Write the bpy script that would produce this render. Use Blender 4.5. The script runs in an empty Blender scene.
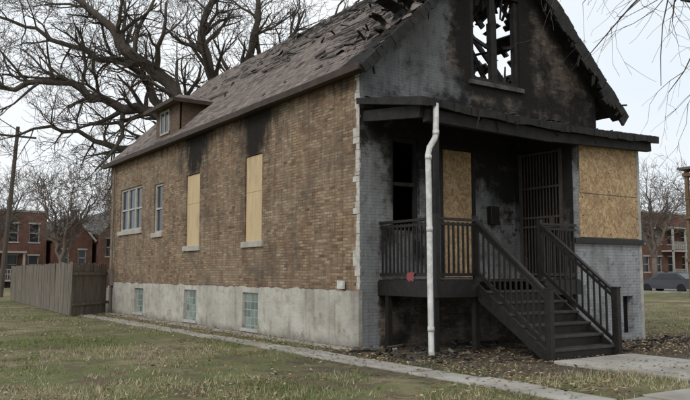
import bpy, math, random
import numpy as np
from mathutils import Vector, Matrix, noise as mn
R = random.Random(7)
scene = bpy.context.scene
COL = scene.collection

# ------------------------------------------------------------------ helpers
def empty(name, loc=(0,0,0)):
    o = bpy.data.objects.new(name, None); o.location = loc; COL.objects.link(o); return o
def mk(name, verts, faces, mat=None, parent=None, attr=None, smooth=False, loc=None):
    me = bpy.data.meshes.new(name); me.from_pydata([tuple(v) for v in verts], [], faces); me.update()
    if mat: me.materials.append(mat)
    if attr is not None:
        a = me.color_attributes.new("cd", 'FLOAT_COLOR', 'POINT')
        a.data.foreach_set("color", np.array(attr, dtype=np.float32).ravel())
    if smooth: me.polygons.foreach_set("use_smooth", [True]*len(me.polygons))
    o = bpy.data.objects.new(name, me); COL.objects.link(o)
    if parent: o.parent = parent
    if loc: o.location = loc
    return o
BF = [(0,3,2,1),(4,5,6,7),(0,1,5,4),(1,2,6,5),(2,3,7,6),(3,0,4,7)]
class Batch:
    def __init__(s, name, mat, parent=None, jit=0.0, bevel=0.0):
        s.n, s.m, s.p, s.j, s.b = name, mat, parent, jit, bevel; s.v=[]; s.f=[]
    def raw(s, vs, fs):
        b=len(s.v)
        if s.j: vs=[(v[0]+R.uniform(-s.j,s.j),v[1]+R.uniform(-s.j,s.j),v[2]+R.uniform(-s.j,s.j)) for v in vs]
        s.v += [tuple(v) for v in vs]; s.f += [tuple(b+i for i in f) for f in fs]
    def box(s,x0,x1,y0,y1,z0,z1):
        s.raw([(x0,y0,z0),(x1,y0,z0),(x1,y1,z0),(x0,y1,z0),(x0,y0,z1),(x1,y0,z1),(x1,y1,z1),(x0,y1,z1)],BF); return s
    def beam(s,p0,p1,w,h,up=(0,0,1)):
        p0=Vector(p0);p1=Vector(p1);d=(p1-p0).normalized();u=Vector(up)
        if abs(d.dot(u))>.98: u=Vector((1,0,0))
        r=d.cross(u).normalized();u=r.cross(d).normalized()
        vs=[]
        for p in (p0,p1):
            for a,b in ((-1,-1),(1,-1),(1,1),(-1,1)):
                vs.append(p+r*(a*w/2)+u*(b*h/2))
        s.raw(vs,BF); return s
    def tube(s,poly,rad,k=8,cap=True):
        vs=[];fs=[];n=len(poly);ref=None
        for i,p in enumerate(poly):
            p=Vector(p)
            d=(Vector(poly[min(i+1,n-1)])-Vector(poly[max(i-1,0)])).normalized()
            if ref is None: ref=Vector((0,0,1)) if abs(d.z)<.9 else Vector((1,0,0))
            r=d.cross(ref).normalized(); u=r.cross(d).normalized(); ref=u
            rr=rad[i] if hasattr(rad,'__len__') else rad
            for q in range(k):
                a=2*math.pi*q/k; vs.append(p+r*(math.cos(a)*rr)+u*(math.sin(a)*rr))
        for i in range(n-1):
            for q in range(k):
                fs.append((i*k+q,i*k+(q+1)%k,(i+1)*k+(q+1)%k,(i+1)*k+q))
        if cap: fs.append(tuple(range(k-1,-1,-1))); fs.append(tuple((n-1)*k+q for q in range(k)))
        s.raw(vs,fs); return s
    def build(s, smooth=False):
        o=mk(s.n,s.v,s.f,s.m,s.p,smooth=smooth)
        if s.b:
            m=o.modifiers.new("bev",'BEVEL'); m.width=s.b; m.segments=2; m.limit_method='ANGLE'
        return o

# ------------------------------------------------------------------ material helper
class NB:
    def __init__(s,name):
        s.mat=bpy.data.materials.new(name); s.mat.use_nodes=True; s.t=s.mat.node_tree
        s.bsdf=s.t.nodes["Principled BSDF"]
        s.bsdf.inputs["Specular IOR Level"].default_value=.25
    def n(s,ty,**k):
        o=s.t.nodes.new(ty)
        for a,b in k.items(): setattr(o,a,b)
        return o
    def l(s,a,b): s.t.links.new(a,b)
    def set(s,sock,v):
        if isinstance(v,bpy.types.NodeSocket): s.l(v,sock)
        elif isinstance(v,tuple): sock.default_value=(*v,1) if len(v)==3 and len(sock.default_value)==4 else v
        else: sock.default_value=v
    def m(s,op,a,b=0.0,c=None,clamp=False):
        o=s.n('ShaderNodeMath',operation=op,use_clamp=clamp); s.set(o.inputs[0],a); s.set(o.inputs[1],b)
        if c is not None: s.set(o.inputs[2],c)
        return o.outputs[0]
    def mix(s,f,a,b,mode='MIX'):
        o=s.n('ShaderNodeMix',data_type='RGBA',blend_type=mode); s.set(o.inputs[0],f); s.set(o.inputs[6],a); s.set(o.inputs[7],b); return o.outputs[2]
    def noise(s,vec,scale,detail=4,rough=.55,dist=0):
        o=s.n('ShaderNodeTexNoise'); s.set(o.inputs['Vector'],vec); o.inputs['Scale'].default_value=scale
        o.inputs['Detail'].default_value=min(detail,4);o.inputs['Roughness'].default_value=rough;o.inputs['Distortion'].default_value=dist
        return o.outputs['Fac']
    def ramp(s,f,stops,interp='LINEAR'):
        o=s.n('ShaderNodeValToRGB'); cr=o.color_ramp; cr.interpolation=interp
        while len(cr.elements)<len(stops): cr.elements.new(.5)
        for e,(p,c) in zip(cr.elements,stops):
            e.position=p; e.color=(*c,1) if isinstance(c,tuple) else (c,c,c,1)
        s.l(f,o.inputs[0]); return o.outputs[0]
    def smooth(s,f,a,b):
        o=s.n('ShaderNodeMapRange',interpolation_type='SMOOTHSTEP'); s.set(o.inputs[0],f); o.inputs[1].default_value=a;o.inputs[2].default_value=b
        return o.outputs[0]
    def pos(s): return s.n('ShaderNodeNewGeometry').outputs['Position']
    def obj(s): return s.n('ShaderNodeTexCoord').outputs['Object']
    def sc(s,v,x,y,z):
        o=s.n('ShaderNodeMapping'); s.l(v,o.inputs[0]); o.inputs['Scale'].default_value=(x,y,z); return o.outputs[0]
    def sep(s,v):
        o=s.n('ShaderNodeSeparateXYZ'); s.l(v,o.inputs[0]); return o.outputs
    def comb(s,a,b,c=0.0):
        o=s.n('ShaderNodeCombineXYZ'); s.set(o.inputs[0],a);s.set(o.inputs[1],b);s.set(o.inputs[2],c); return o.outputs[0]
    def attr(s):
        o=s.n('ShaderNodeAttribute',attribute_name="cd"); q=s.n('ShaderNodeSeparateColor'); s.l(o.outputs['Color'],q.inputs[0]); return q.outputs
    def bump(s,h,st=.5,d=.01):
        o=s.n('ShaderNodeBump'); s.l(h,o.inputs['Height']); o.inputs['Strength'].default_value=st;o.inputs['Distance'].default_value=d
        s.l(o.outputs[0],s.bsdf.inputs['Normal'])
    def out(s,col,rough=.85,spec=None):
        s.set(s.bsdf.inputs['Base Color'],col); s.set(s.bsdf.inputs['Roughness'],rough)
        if spec is not None: s.bsdf.inputs["Specular IOR Level"].default_value=spec
        return s.mat

def simple(name,c1,c2,scale=4,rough=.8,stretch=(1,1,1),bump=.3,spec=.25,fine=30):
    b=NB(name); p=b.sc(b.obj(),*stretch)
    f=b.noise(p,scale,4,.65); g=b.noise(p,fine,3,.7)
    c=b.mix(b.smooth(f,.3,.7),c1,c2)
    c=b.mix(b.m('MULTIPLY',b.smooth(g,.35,.75),.45),c,tuple(x*.55 for x in c1))
    b.bump(g,bump,.01)
    return b.out(c,rough,spec)

def brick(name,axis,tones,mortar,paint=None,bw=.195,rh=.063,dirt=.35,pale=.35,jointdark=.45,paint2=None,split=4.75):
    b=NB(name); P=b.pos(); X=b.sep(P)
    wob=b.m('MULTIPLY',b.m('SUBTRACT',b.noise(P,.8,2),.5),.03)
    v=b.comb(X[0] if axis=='x' else X[1],b.m('ADD',X[2],wob))
    br=b.n('ShaderNodeTexBrick'); b.l(v,br.inputs['Vector']); br.inputs['Scale'].default_value=1
    br.inputs['Brick Width'].default_value=bw; br.inputs['Row Height'].default_value=rh
    br.inputs['Mortar Size'].default_value=.0085; br.inputs['Mortar Smooth'].default_value=.25; br.inputs['Bias'].default_value=0
    br.inputs['Color1'].default_value=(0,0,0,1);br.inputs['Color2'].default_value=(1,1,1,1);br.inputs['Mortar'].default_value=(.5,.5,.5,1)
    rnd=b.m('ADD',b.m('MULTIPLY',b.sep(br.outputs['Color'])[0],.8),b.m('MULTIPLY',b.noise(P,1.3,3),.2))
    n=len(tones); c=b.ramp(rnd,[(i/(n-1)*.84+.08,t) for i,t in enumerate(tones)])
    big=b.noise(b.sc(P,1,1,1.8),.55,4,.6); fine=b.noise(P,45,3,.7)
    c=b.mix(b.m('MULTIPLY',b.smooth(big,.4,.72),pale),c,tuple(min(1,q*1.4) for q in mortar))
    mo=b.mix(b.smooth(b.noise(P,2.2,4),.35,.7),mortar,tuple(q*jointdark for q in mortar))
    c=b.mix(br.outputs['Fac'],c,mo)
    c=b.mix(b.m('MULTIPLY',b.smooth(fine,.4,.75),.45),c,(.05,.042,.034))
    A=b.attr()
    if paint:
        pn=b.noise(P,6,4,.7)
        pk=b.smooth(b.m('ADD',A[1],b.m('MULTIPLY',b.m('SUBTRACT',pn,.5),1.6)),.42,.58)
        base=paint
        if paint2: base=b.mix(b.smooth(X[2],split-.1,split+.1),paint,paint2)
        pc=b.mix(b.smooth(b.noise(b.sc(P,1,1,.4),1.6,4,.6),.3,.75),(1,1,1),(.6,.6,.6))
        pc=b.mix(1.0,base,pc,'MULTIPLY')
        pc=b.mix(b.m('MULTIPLY',b.sep(br.outputs['Color'])[0],.08),pc,(.1,.1,.1))
        pc=b.mix(b.m('MULTIPLY',br.outputs['Fac'],.24),pc,(.08,.08,.08))
        pc=b.mix(b.m('MULTIPLY',b.smooth(pn,.5,.68),.5),pc,(.085,.08,.075))
        c=b.mix(pk,pc,c)
    strk=b.noise(b.sc(P,5,5,.8),1.5,4,.65)
    d=b.m('MULTIPLY',b.smooth(strk,.42,.72),dirt)
    c=b.mix(d,c,(.05,.043,.037))
    c=b.mix(b.m('MULTIPLY',b.smooth(b.noise(P,.9,4,.65),.46,.68),dirt*1.15),c,(.075,.06,.05))
    if not paint: c=b.mix(b.m('MULTIPLY',b.smooth(b.noise(b.sc(P,1,1,1.4),1.7,3,.7),.52,.7),.45),c,(.17,.09,.058))
    sn=b.noise(P,3.0,4,.7)
    if paint:
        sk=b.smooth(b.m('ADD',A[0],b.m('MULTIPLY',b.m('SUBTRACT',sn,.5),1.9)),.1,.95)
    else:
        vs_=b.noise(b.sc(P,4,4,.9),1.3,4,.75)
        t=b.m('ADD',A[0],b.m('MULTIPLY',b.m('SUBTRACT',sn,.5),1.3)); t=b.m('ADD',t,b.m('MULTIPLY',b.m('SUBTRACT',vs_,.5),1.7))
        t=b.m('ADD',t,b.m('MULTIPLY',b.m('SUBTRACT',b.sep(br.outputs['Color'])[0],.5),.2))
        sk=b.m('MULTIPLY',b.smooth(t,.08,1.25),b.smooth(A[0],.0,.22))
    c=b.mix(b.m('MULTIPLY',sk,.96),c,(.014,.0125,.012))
    h=b.m('SUBTRACT',b.m('MULTIPLY',fine,.35),br.outputs['Fac'])
    b.bump(h,.5 if paint else .8,.01)
    return b.out(c,.9,.15)

M={}
M['side']=brick("common_brick",'y',[(.1,.06,.042),(.34,.23,.13),(.2,.12,.075),(.4,.295,.185),(.29,.175,.105),(.24,.165,.11),(.45,.36,.245)],(.27,.23,.18),dirt=.5,pale=.3,jointdark=.4)
BT=[(.03,.024,.02),(.14,.105,.08),(.085,.063,.048),(.21,.165,.13),(.06,.047,.038)]
M['front']=brick("painted_front_brick",'x',BT,(.17,.155,.14),paint=(.26,.268,.274),paint2=(.195,.202,.208))
M['bayside']=brick("painted_bay_side_brick",'y',BT,(.17,.155,.14),paint=(.235,.245,.253))
M['bay']=brick("painted_bay_brick",'x',BT,(.14,.12,.1),paint=(.37,.386,.396),dirt=.25)
M['red']=brick("red_brick",'x',[(.13,.04,.03),(.21,.07,.048),(.17,.05,.036)],(.2,.16,.13))
M['redy']=brick("red_brick_side",'y',[(.13,.04,.03),(.21,.07,.048),(.17,.05,.036)],(.2,.16,.13))
M['stone']=simple("limestone",(.46,.44,.39),(.33,.31,.275),3)
M['quoin']=simple("white_corner_paint",(.58,.56,.51),(.38,.355,.31),5,bump=.6)
M['char']=simple("charred_wood",(.009,.0085,.0085),(.026,.023,.021),5,.75,bump=.8,spec=.35)
M['ash']=simple("burnt_grey_wood",(.05,.046,.042),(.13,.117,.104),5,.85,bump=.8)
M['blackpaint']=simple("black_brown_paint",(.009,.0078,.0075),(.022,.018,.0165),7,.5,bump=.3,spec=.35)
M['tread']=simple("worn_tread_paint",(.026,.023,.021),(.065,.058,.052),5,.55,bump=.4,spec=.4,fine=18)
M['iron']=simple("rusty_iron_grille",(.05,.042,.037),(.09,.07,.06),6,.5,bump=.2,spec=.5)
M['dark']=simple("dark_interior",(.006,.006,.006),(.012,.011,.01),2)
M['white']=simple("white_metal",(.66,.66,.64),(.46,.45,.43),6,.45,fine=12,bump=.05,spec=.4)
M['trim']=simple("white_trim",(.46,.45,.42),(.32,.31,.29),5)
M['brown']=simple("brown_fascia",(.035,.022,.018),(.06,.04,.03),4,.6)
M['conc']=simple("concrete",(.42,.4,.36),(.25,.23,.195),1.0,.9,bump=.6,fine=22)
M['fence']=simple("weathered_fence",(.22,.19,.155),(.115,.1,.083),2.5,.9,stretch=(4,4,.6),fine=14,bump=.6)
M['pole']=simple("pole_wood",(.06,.05,.04),(.1,.08,.065),3,stretch=(3,3,.5))
M['bark']=simple("bark",(.06,.049,.041),(.115,.098,.083),3,.95,stretch=(2,2,.7),bump=.8)
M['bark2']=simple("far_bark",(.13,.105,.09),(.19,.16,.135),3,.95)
M['dormer']=simple("brown_siding",(.1,.065,.046),(.17,.125,.09),4,stretch=(1,1,5))
M['timber']=simple("porch_timber",(.13,.085,.055),(.19,.13,.085),4,stretch=(1,1,1))
M['shingfar']=simple("far_shingles",(.09,.085,.085),(.14,.13,.125),3)

def glassm(name,c,r=.1):
    b=NB(name); f=b.noise(b.obj(),1.5,3)
    return b.out(b.mix(f,c,tuple(x*2.2 for x in c)),r,.4)
M['glass']=glassm("window_glass",(.015,.018,.02),.15)
b=NB("glass_block"); X=b.sep(b.pos()); v=b.comb(X[1],X[2])
br=b.n('ShaderNodeTexBrick'); b.l(v,br.inputs[0]); br.offset=0; br.inputs['Scale'].default_value=1;br.inputs['Brick Width'].default_value=.2;br.inputs['Row Height'].default_value=.19
br.inputs['Mortar Size'].default_value=.012
br.inputs['Color1'].default_value=(.13,.18,.165,1);br.inputs['Color2'].default_value=(.34,.41,.385,1);br.inputs['Mortar'].default_value=(.46,.46,.43,1)
M['gblock']=b.out(b.mix(b.m('MULTIPLY',b.noise(b.pos(),14,3),.7),br.outputs[0],(.06,.09,.08)),.18,.6)

def ply(name,c1,c2,flake):
    b=NB(name); P=b.pos()
    if flake:
        vo=b.n('ShaderNodeTexVoronoi'); b.l(b.sc(P,1,1,.8),vo.inputs['Vector']); vo.inputs['Scale'].default_value=19
        vo2=b.n('ShaderNodeTexVoronoi'); b.l(P,vo2.inputs['Vector']); vo2.inputs['Scale'].default_value=38
        f=b.m('ADD',b.m('MULTIPLY',b.sep(vo.outputs['Color'])[0],.5),b.m('MULTIPLY',b.sep(vo2.outputs['Color'])[1],.5))
        d=b.smooth(b.noise(b.sc(P,1.2,1.2,1),2.2,4,.7),.4,.75)
    else:
        f=b.noise(b.sc(P,9,9,.8),2.5,4,.6,.6)
        d=b.smooth(b.noise(b.sc(P,2,2,.5),1.7,4,.65),.45,.75)
    c=b.mix(b.smooth(f,.1,.9),c1,c2)
    c=b.mix(b.m('MULTIPLY',d,.5),c,tuple(q*.5 for q in c1))
    b.bump(f,.3,.004)
    return b.out(c,.8)
M['ply']=ply("plywood",(.45,.33,.19),(.59,.465,.29),False)
M['osb']=ply("osb_board",(.3,.19,.1),(.56,.41,.24),True)

b=NB("foundation_stucco"); P=b.pos()
c=b.mix(b.smooth(b.noise(P,.9,4,.65),.3,.7),(.51,.49,.44),(.37,.35,.305))
c=b.mix(b.m('MULTIPLY',b.smooth(b.noise(b.sc(P,1.5,1.5,2),1.6,4,.7),.45,.68),.5),c,(.23,.205,.17))
c=b.mix(b.m('MULTIPLY',b.smooth(b.noise(b.sc(P,5,5,.5),1.2,4,.7),.5,.72),.42),c,(.15,.135,.115))
X=b.sep(P); z=b.m('ADD',X[2],b.m('MULTIPLY',b.noise(P,3,4),.4))
c=b.mix(b.m('MULTIPLY',b.smooth(z,.46,.14),.75),c,(.105,.09,.068))
c=b.mix(b.m('MULTIPLY',b.smooth(b.m('ADD',X[1],b.m('MULTIPLY',b.noise(P,2.5,4),1.2)),1.3,.3),.5),c,(.11,.095,.08))
c=b.mix(b.m('MULTIPLY',b.smooth(b.noise(P,2.4,4,.7),.64,.68),.7),c,(.24,.19,.14))
b.bump(b.noise(P,14,4,.7),.7,.025); M['stucco']=b.out(c,.92)

b=NB("shingles"); P=b.obj(); X=b.sep(P); A=b.attr()
wob=b.m('MULTIPLY',b.noise(P,1.1,3),.06)
v=b.comb(X[1],b.m('ADD',X[0],wob))
br=b.n('ShaderNodeTexBrick'); b.l(v,br.inputs[0]); br.inputs['Scale'].default_value=1;br.inputs['Brick Width'].default_value=.3;br.inputs['Row Height'].default_value=.14;br.inputs['Mortar Size'].default_value=.009;br.inputs['Mortar Smooth'].default_value=.2
br.inputs['Color1'].default_value=(0,0,0,1);br.inputs['Color2'].default_value=(1,1,1,1);br.inputs['Mortar'].default_value=(0,0,0,1)
c=b.ramp(b.sep(br.outputs[0])[0],[(0,(.1,.08,.071)),(.5,(.172,.139,.123)),(1,(.245,.2,.178))])
c=b.mix(br.outputs['Fac'],c,(.035,.029,.026))
c=b.mix(b.m('MULTIPLY',b.smooth(b.noise(b.sc(P,.35,1.2,1),1.2,4,.65),.4,.7),.5),c,(.28,.24,.215))
c=b.mix(b.m('MULTIPLY',b.smooth(b.noise(b.sc(P,.3,2.6,1),1.5,4,.7),.46,.72),.7),c,(.06,.048,.042))
tn=b.noise(b.sc(P,1.9,.55,1),2.0,4,.72)
tk=b.smooth(b.m('ADD',A[1],b.m('MULTIPLY',b.m('SUBTRACT',tn,.5),2.2)),.5,.54)
wood=b.ramp(b.noise(b.sc(P,8,.5,1),1.4,4,.6),[(.3,(.02,.017,.015)),(.48,(.1,.083,.07)),(.62,(.27,.24,.205)),(.78,(.045,.037,.031))])
c=b.mix(tk,c,wood)
bk=b.smooth(b.m('ADD',A[0],b.m('MULTIPLY',b.m('SUBTRACT',b.noise(P,2.4,4,.7),.5),1.5)),.3,.75)
c=b.mix(b.m('MULTIPLY',bk,.94),c,(.014,.0125,.012))
b.bump(b.m('SUBTRACT',b.noise(P,30,3),b.m('ADD',br.outputs['Fac'],b.m('MULTIPLY',tk,1.4))),.9,.025)
M['shing']=b.out(c,.92)

b=NB("grass_ground"); P=b.pos(); X=b.sep(P)
c=b.ramp(b.noise(P,.3,4,.68),[(.36,(.115,.142,.052)),(.48,(.165,.178,.078)),(.56,(.26,.225,.135)),(.7,(.33,.28,.18))])
c=b.mix(b.m('MULTIPLY',b.smooth(b.noise(P,.9,4,.78),.5,.58),.9),c,(.135,.103,.07))
c=b.mix(b.m('MULTIPLY',b.smooth(b.noise(P,22,4,.75),.45,.7),.5),c,(.38,.32,.215))
c=b.mix(b.m('MULTIPLY',b.smooth(b.noise(P,40,4,.75),.5,.75),.6),c,(.06,.052,.028))
dx=b.m('MULTIPLY',b.m('SUBTRACT',X[0],3.4),.165); dy=b.m('MULTIPLY',b.m('ADD',X[1],2.0),.28)
dd=b.m('ADD',b.m('MULTIPLY',dx,dx),b.m('MULTIPLY',dy,dy))
dm_=b.smooth(b.m('ADD',dd,b.m('MULTIPLY',b.m('SUBTRACT',b.noise(P,1.6,4,.7),.5),1.7)),1.1,.65)
dirt=b.mix(b.smooth(b.noise(P,12,4,.7),.35,.7),(.06,.048,.036),(.19,.155,.118))
c=b.mix(b.m('MULTIPLY',dm_,.92),c,dirt)
b.bump(b.m('ADD',b.noise(P,18,4,.75),b.noise(P,3,3)),1,.06); M['ground']=b.out(c,.95,.1)
b=NB("asphalt"); P=b.pos(); M['asph']=b.out(b.mix(b.noise(P,30,4,.7),(.04,.04,.042),(.075,.073,.07)),.9)
b=NB("blades"); at=b.n('ShaderNodeAttribute',attribute_name="cd"); M['blade']=b.out(at.outputs['Color'],.85,.15)

# ------------------------------------------------------------------ walls with openings
def wall(name,axis,fixed,a0,a1,z0,z1,holes,mat,parent,step=.16,cf=None,depth=.16,clip=None):
    def grid(lo,hi,cuts):
        s=set([lo,hi]+[c for c in cuts if lo<c<hi]); n=max(1,int((hi-lo)/step))
        for i in range(n+1):
            x=lo+(hi-lo)*i/n
            if all(abs(x-c)>step*.3 for c in s): s.add(x)
        return sorted(s)
    As=grid(a0,a1,[h[0] for h in holes]+[h[1] for h in holes]); Zs=grid(z0,z1,[h[2] for h in holes]+[h[3] for h in holes])
    P=(lambda a,z,o:(fixed+o,a,z)) if axis=='y' else (lambda a,z,o:(a,fixed+o,z))
    V=[];A=[];idx={}
    def vid(a,z,o=0.0):
        zz=min(z,clip(a)) if clip else z
        k=(round(a,4),round(zz,4),round(o,3))
        if k not in idx:
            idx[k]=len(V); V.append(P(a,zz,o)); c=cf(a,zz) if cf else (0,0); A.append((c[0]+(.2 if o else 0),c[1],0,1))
        return idx[k]
    F=[]
    for i in range(len(As)-1):
        for j in range(len(Zs)-1):
            ca=(As[i]+As[i+1])/2; cz=(Zs[j]+Zs[j+1])/2
            if any(h[0]<ca<h[1] and h[2]<cz<h[3] for h in holes): continue
            q=[vid(As[i],Zs[j]),vid(As[i+1],Zs[j]),vid(As[i+1],Zs[j+1]),vid(As[i],Zs[j+1])]
            u=[]
            for x in q:
                if x not in u: u.append(x)
            if len(u)<3: continue
            if clip and all(abs(V[x][2]-clip(V[x][0] if axis=='x' else V[x][1]))<1e-4 for x in u): continue
            if axis=='y': u=u[::-1]
            F.append(tuple(u))
    for h in holes:
        q=[(h[0],h[2]),(h[1],h[2]),(h[1],h[3]),(h[0],h[3])]
        for k in range(4):
            p,r=q[k],q[(k+1)%4]
            F.append((vid(*p),vid(*r),vid(*r,depth),vid(*p,depth)))
    return mk(name,V,F,mat,parent,attr=A)
def N(*a): return mn.noise(Vector(a))
def sst(x,a,b):
    t=max(0,min(1,(x-a)/(b-a))); return t*t*(3-2*t)

# ================================================================== HOUSE
W=7.25; L=16.0; AX=3.85; EX=-.2; EZ=5.45; RZ=9.3; SL=(RZ-EZ)/(AX-EX); EXR=2*AX-EX
house=empty("brick_house")
rake=lambda x: EZ-.14+SL*((x-EX) if x<AX else (EXR-x))
swin=[(4.04,4.94,2.2,4.33),(7.76,8.74,2.2,4.27),(10.66,11.42,2.7,4.27),(12.6,14.9,2.9,4.4)]
def side_cf(y,z):
    s=0
    for (a,b_,z0,zt),k in zip(swin,(1.0,.92,.15,.05)):
        h=max(0,z-zt)
        yc=(a+b_)/2-.1*h+.2*N(z*1.7,a*3,0)
        d=abs(y-yc)
        core=.75*math.exp(-(d/(.42+.22*h))**2)*(1-.1*h)
        halo=.8*math.exp(-(d/(.95+.75*h))**1.5)*(1+.5*N(y*1.6,z*.7,a))
        up=sst(z,zt-.5,zt+.25)
        e=abs(y-(a+b_)/2)-(b_-a)/2
        side=.55*math.exp(-(max(0,e)/.4)**1.5)*sst(z,zt-1.6,zt+.05)*(1-sst(z,zt,zt+.4))
        s+=k*max((core+halo)*up,side)
    s+=.4*sst(z,4.85,5.5)*(.6+N(y*.8,0,3))
    s+=.5*sst(z,4.4,5.5)*sst(y,2.0,0)
    return (s,0)
wall("side_wall",'y',0,0,L,1.02,5.52,swin,M['side'],house,step=.12,cf=side_cf)
bwin=[(4.11,4.94,.12,1.0),(7.78,8.68,.14,.98),(12.14,13.0,.16,.95)]
wall("foundation",'y',-.035,0,L,-.3,1.3,bwin,M['stucco'],house,step=.12,depth=.12,clip=lambda y:max(1.02,1.115+.05*N(y*2.3,0,1)+.03*N(y*9,3,1)))
Batch("foundation_ledge",M['stucco'],house).box(-.034,-.001,.0,L,.98,1.04).box(-.036,.05,-.012,-.001,-.3,1.1).build()
q=Batch("corner_quoins",M['quoin'],house,jit=.005)
z=1.14
while z<5.4:
    h=R.choice([.063,.126,.126,.19]); w=R.choice([.09,.11,.13,.16,.22])
    q.box(-.006,.02,.002,w,z,z+h-R.uniform(.0,.014)); z+=h
q.build()
sl=Batch("stone_sills",M['stone'],house,bevel=.008)
for a,b_,z0,zt in swin: sl.box(-.06,.1,a-.1,b_+.1,z0-.13,z0+.012)
sl.build()
bd=Batch("window_boards",M['ply'],house)
for i,(a,b_,z0,zt) in enumerate(swin[:2]):
    bd.box(.035,.055,a+.012,b_-.012,z0+.02,z0+1.22); bd.box(.034,.056,a+.016,b_-.01,z0+1.227,zt-.015)
bd.build()
gb=Batch("glass_block_windows",M['gblock'],house)
for a,b_,z0,zt in bwin: gb.box(.03,.07,a,b_,z0,zt)
gb.build()
bs=Batch("basement_sills",M['stone'],house)
for a,b_,z0,zt in bwin: bs.box(-.07,.0,a-.06,b_+.06,z0-.07,z0+.005)
bs.build()
gl=Batch("side_glass",M['glass'],house); fr=Batch("side_window_frames",M['trim'],house)
def sash(y0,y1,z0,z1,cols):
    gl.box(.1,.11,y0,y1,z0,z1)
    fr.box(.05,.1,y0,y0+.07,z0,z1);fr.box(.05,.1,y1-.07,y1,z0,z1);fr.box(.048,.1,y0,y1,z1-.07,z1-.001);fr.box(.048,.1,y0,y1,z0+.014,z0+.08)
    fr.box(.053,.1,y0,y1,(z0+z1)/2-.03,(z0+z1)/2+.03)
    for i in range(1,cols):
        y=y0+(y1-y0)*i/cols; fr.box(.046,.1,y-.05,y+.05,z0,z1)
sash(*swin[2],1); sash(*swin[3],3)
gl.build(); fr.build()
wall("rear_wall",'x',L,0,W,0,9.5,[],M['red'],house,step=1,clip=rake)
wall("right_wall",'y',W,0,L,0,5.5,[],M['side'],house,step=1)
Batch("attic_floor",M['char'],house).box(.02,W-.02,.3,L-.02,5.2,5.3).build()
Batch("main_floor",M['char'],house).box(.02,W-.02,.3,L-.02,1.15,1.3).build()
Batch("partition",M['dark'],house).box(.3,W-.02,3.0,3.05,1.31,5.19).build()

# front wall
fh=[(3.0,4.55,5.67,7.75),(.8,1.5,2.3,4.2),(2.05,3.07,1.34,4.15)]
def front_cf(x,z):
    n=N(x*.9,z*.9,1.7); n2=N(x*1.6+5,z*1.6,4.2)
    if z>4.75:
        peel=sst(x+n*.8,1.9,3.0)*.9+.12*n
        d=max(0,abs(x-3.78)-.78); dz=max(0,z-7.7,5.67-z)
        s=1.15*math.exp(-((d/.65)**2+(dz/.5)**2))
        s=max(s,(.45+.7*n2)*sst(x,2.4,3.4))
        s=max(s,(.12+.7*n2+.4*n)*sst(x,.3,2.2))
        s=max(s,.95*sst(rake(x)-z,.9,.1)*sst(x,3.0,5))
        s=max(s,.6*sst(rake(x)-z,.55,.05))
        s=max(s,.85*sst(x+n,4.0,4.8)*sst(z,6.5,5.4))
        s=max(s,.95*sst(z+.4*n,5.5,4.8)*sst(x,-.1,1.0))
        return (s+.12*n,peel)
    s=1.0*sst(z+n*.6,2.5,3.7)*sst(x,.42,.8)
    s=max(s,.9*sst(z+.5*n,3.3,4.5))
    if .5<x<2.05: s=max(s,.5+.7*n2)
    if x>3.05: s=max(s,.2+.75*sst(z+n,2.6,3.5)+.3*n2)
    if z<1.3: s=max(s,.35*sst(x,.5,.8))
    peel=.22+.7*max(0,n+.2)*sst(x,.5,.9)
    if z<1.3 and x>.5: peel=.75
    return (s,peel)
wall("front_wall",'x',0,0,W,-.2,9.5,fh,M['front'],house,step=.13,cf=front_cf,depth=.25,clip=rake)
Batch("gable_window_sill",M['ash'],house,bevel=.01).box(2.92,4.62,-.07,.06,5.57,5.675).build()
# burnt attic window remains
aw=Batch("attic_window_frame",M['char'],house,jit=.018)
aw.beam((3.05,.1,5.68),(3.06,.1,7.74),.12,.14);aw.beam((4.5,.1,5.68),(4.49,.1,7.74),.12,.14);aw.beam((3.02,.1,5.73),(4.54,.1,5.72),.1,.1)
aw.beam((3.77,.1,5.7),(3.75,.1,7.1),.13,.2);aw.beam((3.75,.1,7.05),(3.72,.1,7.75),.1,.16)
aw.beam((3.08,.1,6.7),(3.66,.13,6.52),.06,.07);aw.beam((4.12,.12,6.6),(4.46,.1,6.68),.06,.08)
aw.beam((4.14,.11,5.7),(4.28,.2,6.2),.05,.05);aw.beam((3.15,.3,5.5),(3.55,.7,6.5),.06,.1)
for k in range(30):
    x=R.uniform(3.05,4.5); aw.beam((x,R.uniform(.05,.5),5.6),(x+R.uniform(-.25,.25),R.uniform(.1,.8),5.7+R.uniform(.02,.42)),R.uniform(.03,.13),.03)
for k in range(20):
    x=R.uniform(3.05,4.5); aw.beam((x,R.uniform(.05,.3),7.76),(x+R.uniform(-.1,.1),R.uniform(.1,.4),7.72-R.uniform(.05,.5)),R.uniform(.03,.1),.03)
aw.build()
fd=Batch("front_window_remains",M['char'],house,jit=.006)
fd.box(.8,.88,.08,.13,2.3,4.2);fd.box(1.42,1.5,.08,.13,2.3,4.2);fd.box(.8,1.5,.07,.14,3.2,3.28);fd.box(.79,1.51,.075,.135,4.1,4.2)
fd.build()
Batch("boarded_front_door",M['osb'],house).box(2.15,2.98,.03,.05,1.36,4.05).build()
df=Batch("door_frame",M['blackpaint'],house);df.box(2.05,2.145,.0,.1,1.34,4.15);df.box(2.985,3.07,.0,.1,1.34,4.15);df.box(2.146,2.984,.002,.1,4.055,4.15);df.build()

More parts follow.
